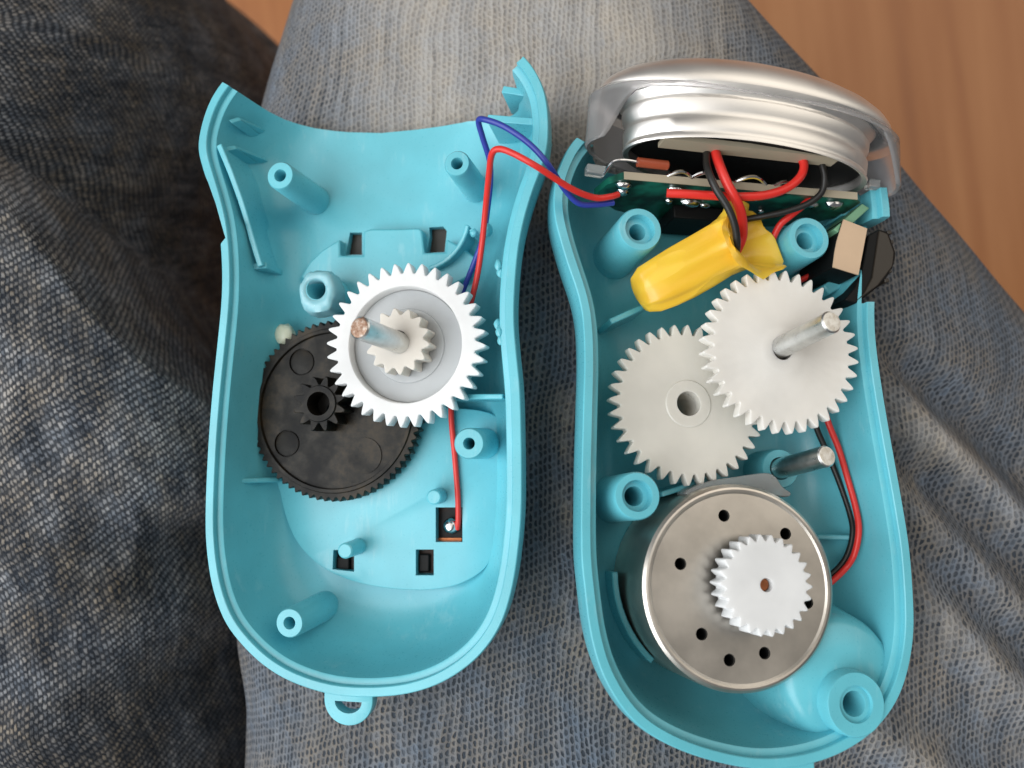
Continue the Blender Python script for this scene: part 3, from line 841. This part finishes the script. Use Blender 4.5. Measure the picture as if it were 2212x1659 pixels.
for u, v, w in ((1288, 366, .27), (1889, 396, .18)):
    q = RF.at(u, v, .0)
    add('lens_edge_glint', box((q.x, q.y, -.05), (w, .13, .16), SP), M['glueclear'], lamp, bev=.02)  # pale block added for the white reflection at the skirt end

# ------------------------------------------------------------------ circuit board behind the lamp
zt = .12
A, B = RF.at(1322, 384, zt), RF.at(1868, 432, zt)
ctr = (A + B) / 2
cb = thing('circuit_board', 'green circuit board with solder joints standing behind the silver lamp', 'circuit board', RF, (ctr.x, ctr.y, -1.0))
dx = (B - A); Ln = dx.length; dx = Vector((dx.x, dx.y, 0)).normalized(); dn = Vector((-dx.y, dx.x, 0))
def BP(s, h, d=0.0): return A + dx * (s * Ln) + dn * d + Vector((0, 0, h - zt))
th = .10
prof = [(.0, zt - .22), (.045, zt), (.97, zt), (1.0, zt - .10), (1.0, -.55), (.9, -.95), (.7, -1.2), (.3, -1.2), (.1, -.95), (-.02, -.5)]
add('board', loft([[BP(s_, h) for s_, h in prof], [BP(s_, h, th) for s_, h in prof]]), M['pcb'], cb)
prof2 = [(.045, zt + .004), (.97, zt + .004), (.97, zt - .01), (.045, zt - .01)]
add('board_edge', loft([[BP(s_, h, -.004) for s_, h in prof2], [BP(s_, h, th + .004) for s_, h in prof2]]), M['pcbedge'], cb)
for s_, h, r, k in ((.055, -.02, .09, 1.2), (.07, -.22, .085, 1), (.26, -.03, .085, 1.5), (.27, -.42, .06, 1), (.36, -.40, .10, 1.5), (.42, -.46, .07, 1.2), (.82, -.12, .08, 1.3), (.90, -.05, .10, 1.4), (.66, -.5, .05, 1), (.58, -.06, .06, 1.6)):
    q = BP(s_, h, -.02); add('solder_joint', ball(q, r, k, .8, .8, 12, 8, .25), M['solder'], cb)
for s_, e_, h in ((.21, .31, .04), (.30, .40, .06), (.47, .60, .06), (.63, .72, .03)):
    pts = [BP(s_ + (e_ - s_) * i / 8, zt - .02 + h * 2 * math.sin(math.pi * i / 8), .10 + .05 * math.sin(math.pi * i / 8)) for i in range(9)]
    add('component_lead', tube(pts, .028, 8, 2), M['solder'], cb)
q0, q1 = BP(.09, .20, .22), BP(.21, .18, .22)
add('resistor', rod(q0, q1, .065), plastic('orange_resistor', (.35, .07, .03), .4), cb)
add('component_lead', tube([BP(-.02, .02, .1), BP(.0, .18, .2), BP(.04, .22, .22), q0], .022, 8), M['solder'], cb)
add('chip', prism([(p.x, p.y) for p in (BP(.3, 0, -.22), BP(.62, 0, -.22), BP(.62, 0, -.02), BP(.3, 0, -.02))], -1.2, -.52), M['dark'], cb, bev=.02)

p0, p1, p2, p3 = (RF.at(u, v, .0) for u, v in ((1868, 436), (1884, 446), (1822, 502), (1806, 492)))
add('board_tab', prism([(p.x, p.y) for p in (p0, p1, p2, p3)], -.75, -.06), plastic('pale_green_edge', (.16, .34, .20), .45), cb, bev=.01)
# board seen through the openings of the left half
t = thing('circuit_board', 'dark charging board seen through square openings at the foot of the concave casing half', 'circuit board', LF, LF.at(850, 1150, -1.3))
add('board', prism(poly(LF, [(690, 1060), (1030, 1060), (1036, 1190), (960, 1238), (740, 1234), (690, 1180)], -1.25), -1.272, -1.235), M['pcbdark'], t)
q = LF.at(975, 1136, -1.15); add('solder_joint', ball(q, .12, 1, 1, .9, 14, 9, .15), M['solder'], t)
add('copper_pad', prism(poly(LF, [(945, 1162), (997, 1162), (997, 1168), (945, 1168)], -1.22), -1.236, -1.215), M['copper'], t)
add('socket', box(LF.at(917, 1216, -1.2), (.16, .26, .06)), M['dark'], t, bev=.02)
add('socket', box(LF.at(742, 1216, -1.2), (.2, .2, .05)), M['dark'], t, bev=.02)

# ------------------------------------------------------------------ power switch in the right half
q = RF.at(1850, 560, -.1)
t = thing('switch', 'black slide switch topped with a tan sticker on the right wall of the motor casing', 'switch', RF, (q.x, q.y, -.9))
stk = poly(RF, [(1822, 474), (1873, 494), (1854, 594), (1799, 577), (1803, 545), (1808, 520)], -.02)
add('switch_body', prism(stk, -1.0, -.035), M['dark'], t, bev=.01)
add('sticker', prism([Vector(p) * 1.0 for p in stk], -.034, -.015), M['tan'], t)
kn = poly(RF, [(1876, 508), (1899, 494), (1918, 501), (1927, 520), (1935, 545), (1934, 562), (1926, 585), (1912, 605), (1894, 622), (1868, 643), (1848, 656), (1826, 647), (1848, 620), (1862, 585)], -.1)
add('slider', prism(kn, -.95, -.10), M['dark'], t, bev=.02)
kf = poly(RF, [(1899, 498), (1917, 505), (1931, 545), (1928, 575), (1896, 617), (1850, 650), (1866, 634), (1884, 600)], -.08)
add('slider_pad', prism(kf, -.9, -.075), M['brownplastic'], t, bev=.012)
for i in range(6):
    a = kn[2].lerp(kn[7], i / 5) + Vector((.06, 0, 0)) * math.sin(math.pi * i / 5)
    add('grip_ridge', box((a.x + .03, a.y, -.5), (.07, .06, .8), .2), M['brownplastic'], t, bev=.01)
add('switch_board', prism(poly(RF, [(1762, 622), (1800, 582), (1850, 598), (1800, 628)], -.75), -.85, -.75), M['pcb'], t)

# ------------------------------------------------------------------ yellow sleeve
axis = [(1376, 642, .35), (1381, 637, .80), (1400, 624, .96), (1430, 608, 1.0), (1470, 588, 1.0), (1515, 563, .98), (1552, 542, .95), (1580, 526, .98)]
zs = [-.42, -.38, -.30, -.24, -.18, -.12, -.06, .0]
halfw = [44, 48, 53, 57, 57, 54, 55, 62]
ys = thing('insulating_sleeve', 'glossy yellow heat-shrink sleeve with a flared open mouth around the red and black wires', 'sleeve', RF, RF.at(1470, 590, -.6))
A, B = RF.at(1400, 622, -.3), RF.at(1600, 513, -.0)
dirv = Vector((B.x - A.x, B.y - A.y, 0)).normalized(); nrm = Vector((-dirv.y, dirv.x, 0))
def sleeve(inn=0.0):
    rings = []
    nseg = 40
    for k, ((u, v, f), z, hw) in enumerate(zip(axis, zs, halfw)):
        if inn and k < 4: continue
        p = RF.at(u, v, z); sc = RF.scale(u, v, z)
        w = hw * f / sc - inn; h = .175 * f ** 1.3 * (1 if k < 5 else 1 + .22 * (k - 4)) - inn
        rings.append((p, w, h, 0.0, k))
    out = []
    full = [(p, w, h, 0.0, k) for p, w, h, _, k in rings[:-1]]
    for (u, v, z, tau, hw, h), k in zip(((1574, 531, -.10, 22, 58, .36), (1598, 523, .0, 44, 64, .42), (1622, 518, .06, 62, 76, .50), (1632, 516, .10, 72, 84, .58)), (7, 8, 9, 10)):
        p = RF.at(u, v, z); sc = RF.scale(u, v, z)
        full.append((p, hw / sc - inn, h - inn, R(tau), k))
    for p, w, h, tau, k in full:
        q = []
        up = Vector((0, 0, math.cos(tau))) - dirv * math.sin(tau)
        for i in range(nseg):
            a = 2 * math.pi * i / nseg
            cr = 1 - .10 * abs(math.sin(2.5 * a + k * .22 + .6)) ** .6 + .06 + .035 * math.sin(7 * a - k * .5) + .16 * noise.noise((math.cos(a) * 1.8, math.sin(a) * 1.8, k * .45))
            if 3 <= k <= 7: cr += .035 * math.sin(11 * a + .4 * k) * (k - 2) / 5
            if k >= 8: cr += .05 * (k - 7) * (math.sin(2 * a + 1.1) * .6 + math.sin(3 * a + 2.0) * .5)
            q.append(p + nrm * (w * math.cos(a) * cr) + up * (h * math.sin(a) * cr) + Vector((0, 0, -.06 * (k - 7) if k > 7 and math.sin(a) < -.5 else 0)))
        out.append(q)
    return out
so, si = sleeve(), sleeve(.035)
add('sleeve', loft(so + list(reversed(si)), cap0=True, cap1=True), M['yellow'], ys, sharp=70)

# ------------------------------------------------------------------ wires
def wire(name, label, pts, r, mt, grp='loose wires'):
    P = [Vector(p) for p in pts]; org = P[0]
    g = tube(P, r, 12, 8)
    o = add(name, g, M[mt], None, None, org)
    o.location = org
    tag(o, label, 'wire', grp)
    return o
L = lambda u, v, z: LF.W(LF.at(u, v, z))
Q = lambda u, v, z: RF.W(RF.at(u, v, z))
wire('wire', 'long red wire bridging both casing halves and running down to the charging board',
     [Q(1335, 420, .12), Q(1318, 425, .16), Q(1285, 427, .2), Q(1235, 408, .35), L(1160, 360, .45), L(1105, 330, .5), L(1076, 322, .48), L(1062, 335, .4), L(1056, 380, .15), L(1049, 450, -.2), L(1042, 520, -.45), L(1032, 590, -.62), L(1017, 655, -.72),
      L(995, 740, -.85), L(978, 830, -.95), L(975, 900, -1.0), L(983, 990, -1.02), L(989, 1070, -1.02), L(990, 1120, -1.06), L(988, 1142, -1.12)], .043, 'red')
wire('wire', 'dark blue wire looping from the lamp board into the casing half with the black gear',
     [Q(1325, 438, .05), Q(1290, 442, .08), Q(1252, 440, .12), Q(1222, 412, .22), L(1180, 350, .3), L(1140, 308, .34), L(1090, 274, .36), L(1050, 259, .33), L(1034, 261, .25), L(1042, 295, .1), L(1056, 340, -.1), L(1060, 375, -.3), L(1056, 430, -.5), L(1044, 510, -.68), L(1024, 568, -.78), L(1004, 618, -.88), L(980, 680, -.95)], .040, 'blue')
wire('wire', 'thick red wire running from under the silver reflector into the yellow sleeve mouth',
     [Q(1540, 285, .15), Q(1544, 320, .3), Q(1552, 350, .42), Q(1570, 395, .46), Q(1590, 432, .40), Q(1602, 465, .25), Q(1604, 510, .0), Q(1590, 545, -.1)], .066, 'red')
wire('wire', 'black wire beside the thick red wire, entering the yellow sleeve mouth',
     [Q(1524, 290, .1), Q(1526, 330, .3), Q(1528, 362, .44), Q(1545, 405, .50), Q(1572, 448, .46), Q(1588, 490, .36), Q(1592, 530, .2), Q(1588, 560, .0)], .050, 'black')
wire('wire', 'red wire curving from the reflector down across the front of the green board',
     [Q(1690, 312, .25), Q(1718, 330, .32), Q(1736, 352, .36), Q(1730, 380, .36), Q(1700, 406, .34), Q(1655, 421, .32), Q(1600, 425, .30), Q(1530, 422, .28), Q(1480, 419, .24), Q(1440, 417, .18)], .060, 'red')
wire('wire', 'black wire curving down the right end of the green board behind the yellow sleeve',
     [Q(1762, 320, .2), Q(1772, 345, .3), Q(1781, 380, .3), Q(1775, 415, .24), Q(1745, 440, .14), Q(1700, 456, .02), Q(1655, 466, -.1), Q(1590, 480, -.3), Q(1500, 520, -.6), Q(1440, 575, -.8), Q(1405, 620, -.9)], .045, 'black')
wire('wire', 'short red wire passing behind the mouth of the yellow sleeve',
     [Q(1755, 425, .0), Q(1730, 448, -.05), Q(1705, 468, -.12), Q(1682, 490, -.22), Q(1660, 540, -.4), Q(1648, 585, -.5), Q(1660, 640, -.7)], .05, 'red')
wire('wire', 'short red wire below the switch, half hidden by the flat off-white gear',
     [Q(1690, 620, -.8), Q(1730, 605, -.75), Q(1762, 588, -.72), Q(1800, 560, -.75)], .045, 'red')
wire('wire', 'red wire bowing along the right wall down to the motor',
     [Q(1770, 850, -.6), Q(1790, 915, -.62), Q(1812, 970, -.64), Q(1830, 1030, -.60), Q(1848, 1095, -.54), Q(1855, 1145, -.50), Q(1846, 1195, -.56), Q(1826, 1228, -.70), Q(1790, 1262, -.72)], .045, 'red')
wire('wire', 'black wire running inside the bow of the red wire beside the motor',
     [Q(1745, 860, -.7), Q(1764, 925, -.76), Q(1790, 985, -.78), Q(1816, 1050, -.78), Q(1836, 1110, -.72), Q(1842, 1150, -.68), Q(1832, 1195, -.72), Q(1810, 1228, -.78), Q(1775, 1255, -.8)], .042, 'black')

# ------------------------------------------------------------------ glue and grease
g = LF.at(684, 626, -.45)
V, Fc = [], []
nn, rows = 40, 8
rings = []
for j, (r, z) in enumerate(((.25, -.95), (.30, -.70), (.285, -.50), (.265, -.42), (.235, -.40), (.165, -.405), (.140, -.44), (.140, -.9))):
    q = []
    for i in range(nn):
        a = 2 * math.pi * i / nn
        k = 1 + (0 if j > 4 else (.20 * noise.noise((math.cos(a) * 1.6, math.sin(a) * 1.6, j * .4)) + .07 * noise.noise((math.cos(a) * 5, math.sin(a) * 5, j))))
        q.append((g.x + r * k * math.cos(a) + (.02 if j < 4 else 0), g.y + r * k * math.sin(a) - (.06 if j < 4 and math.sin(a) < 0 else 0), z + (.03 * noise.noise((i * .7, j, 0)) if j < 5 else 0)))
    rings.append(q)
o = add('glue_ring', loft(rings, loop=True), M['glue'], None, LF, g, sharp=80)
tag(o, 'lumpy ring of whitish glue round the bearing post beside the white gear with pinion', 'glue')
g = LF.at(614, 722, -.95)
o = add('grease_blob', ball(g, .16, 1, 1, .6, 16, 10, .3), M['grease'], None, LF, g, sharp=80)
tag(o, 'cream blob of grease peeking out behind the black gear', 'grease')
rg = []
for k in range(14):
    a = R(70 + k * 4.2)
    rg.append(RF.at(1600 + 222 * math.cos(a) * 1.0, 1265 - 236 * math.sin(a), -.22))
g = RF.at(1640, 1045, -.3)
gp = [(1480, 1062), (1530, 1040), (1590, 1030), (1650, 1022), (1672, 1030), (1688, 1052), (1706, 1066), (1690, 1074), (1620, 1062), (1540, 1060), (1500, 1075)]
o = add('glue_smear', prism(catmull(poly(RF, gp, -.3), 4, True), -.60, -.26), M['glueclear'], None, RF, g, bev=.05, sharp=60)
tag(o, 'clear smear of glue along the upper edge of the motor can', 'glue')
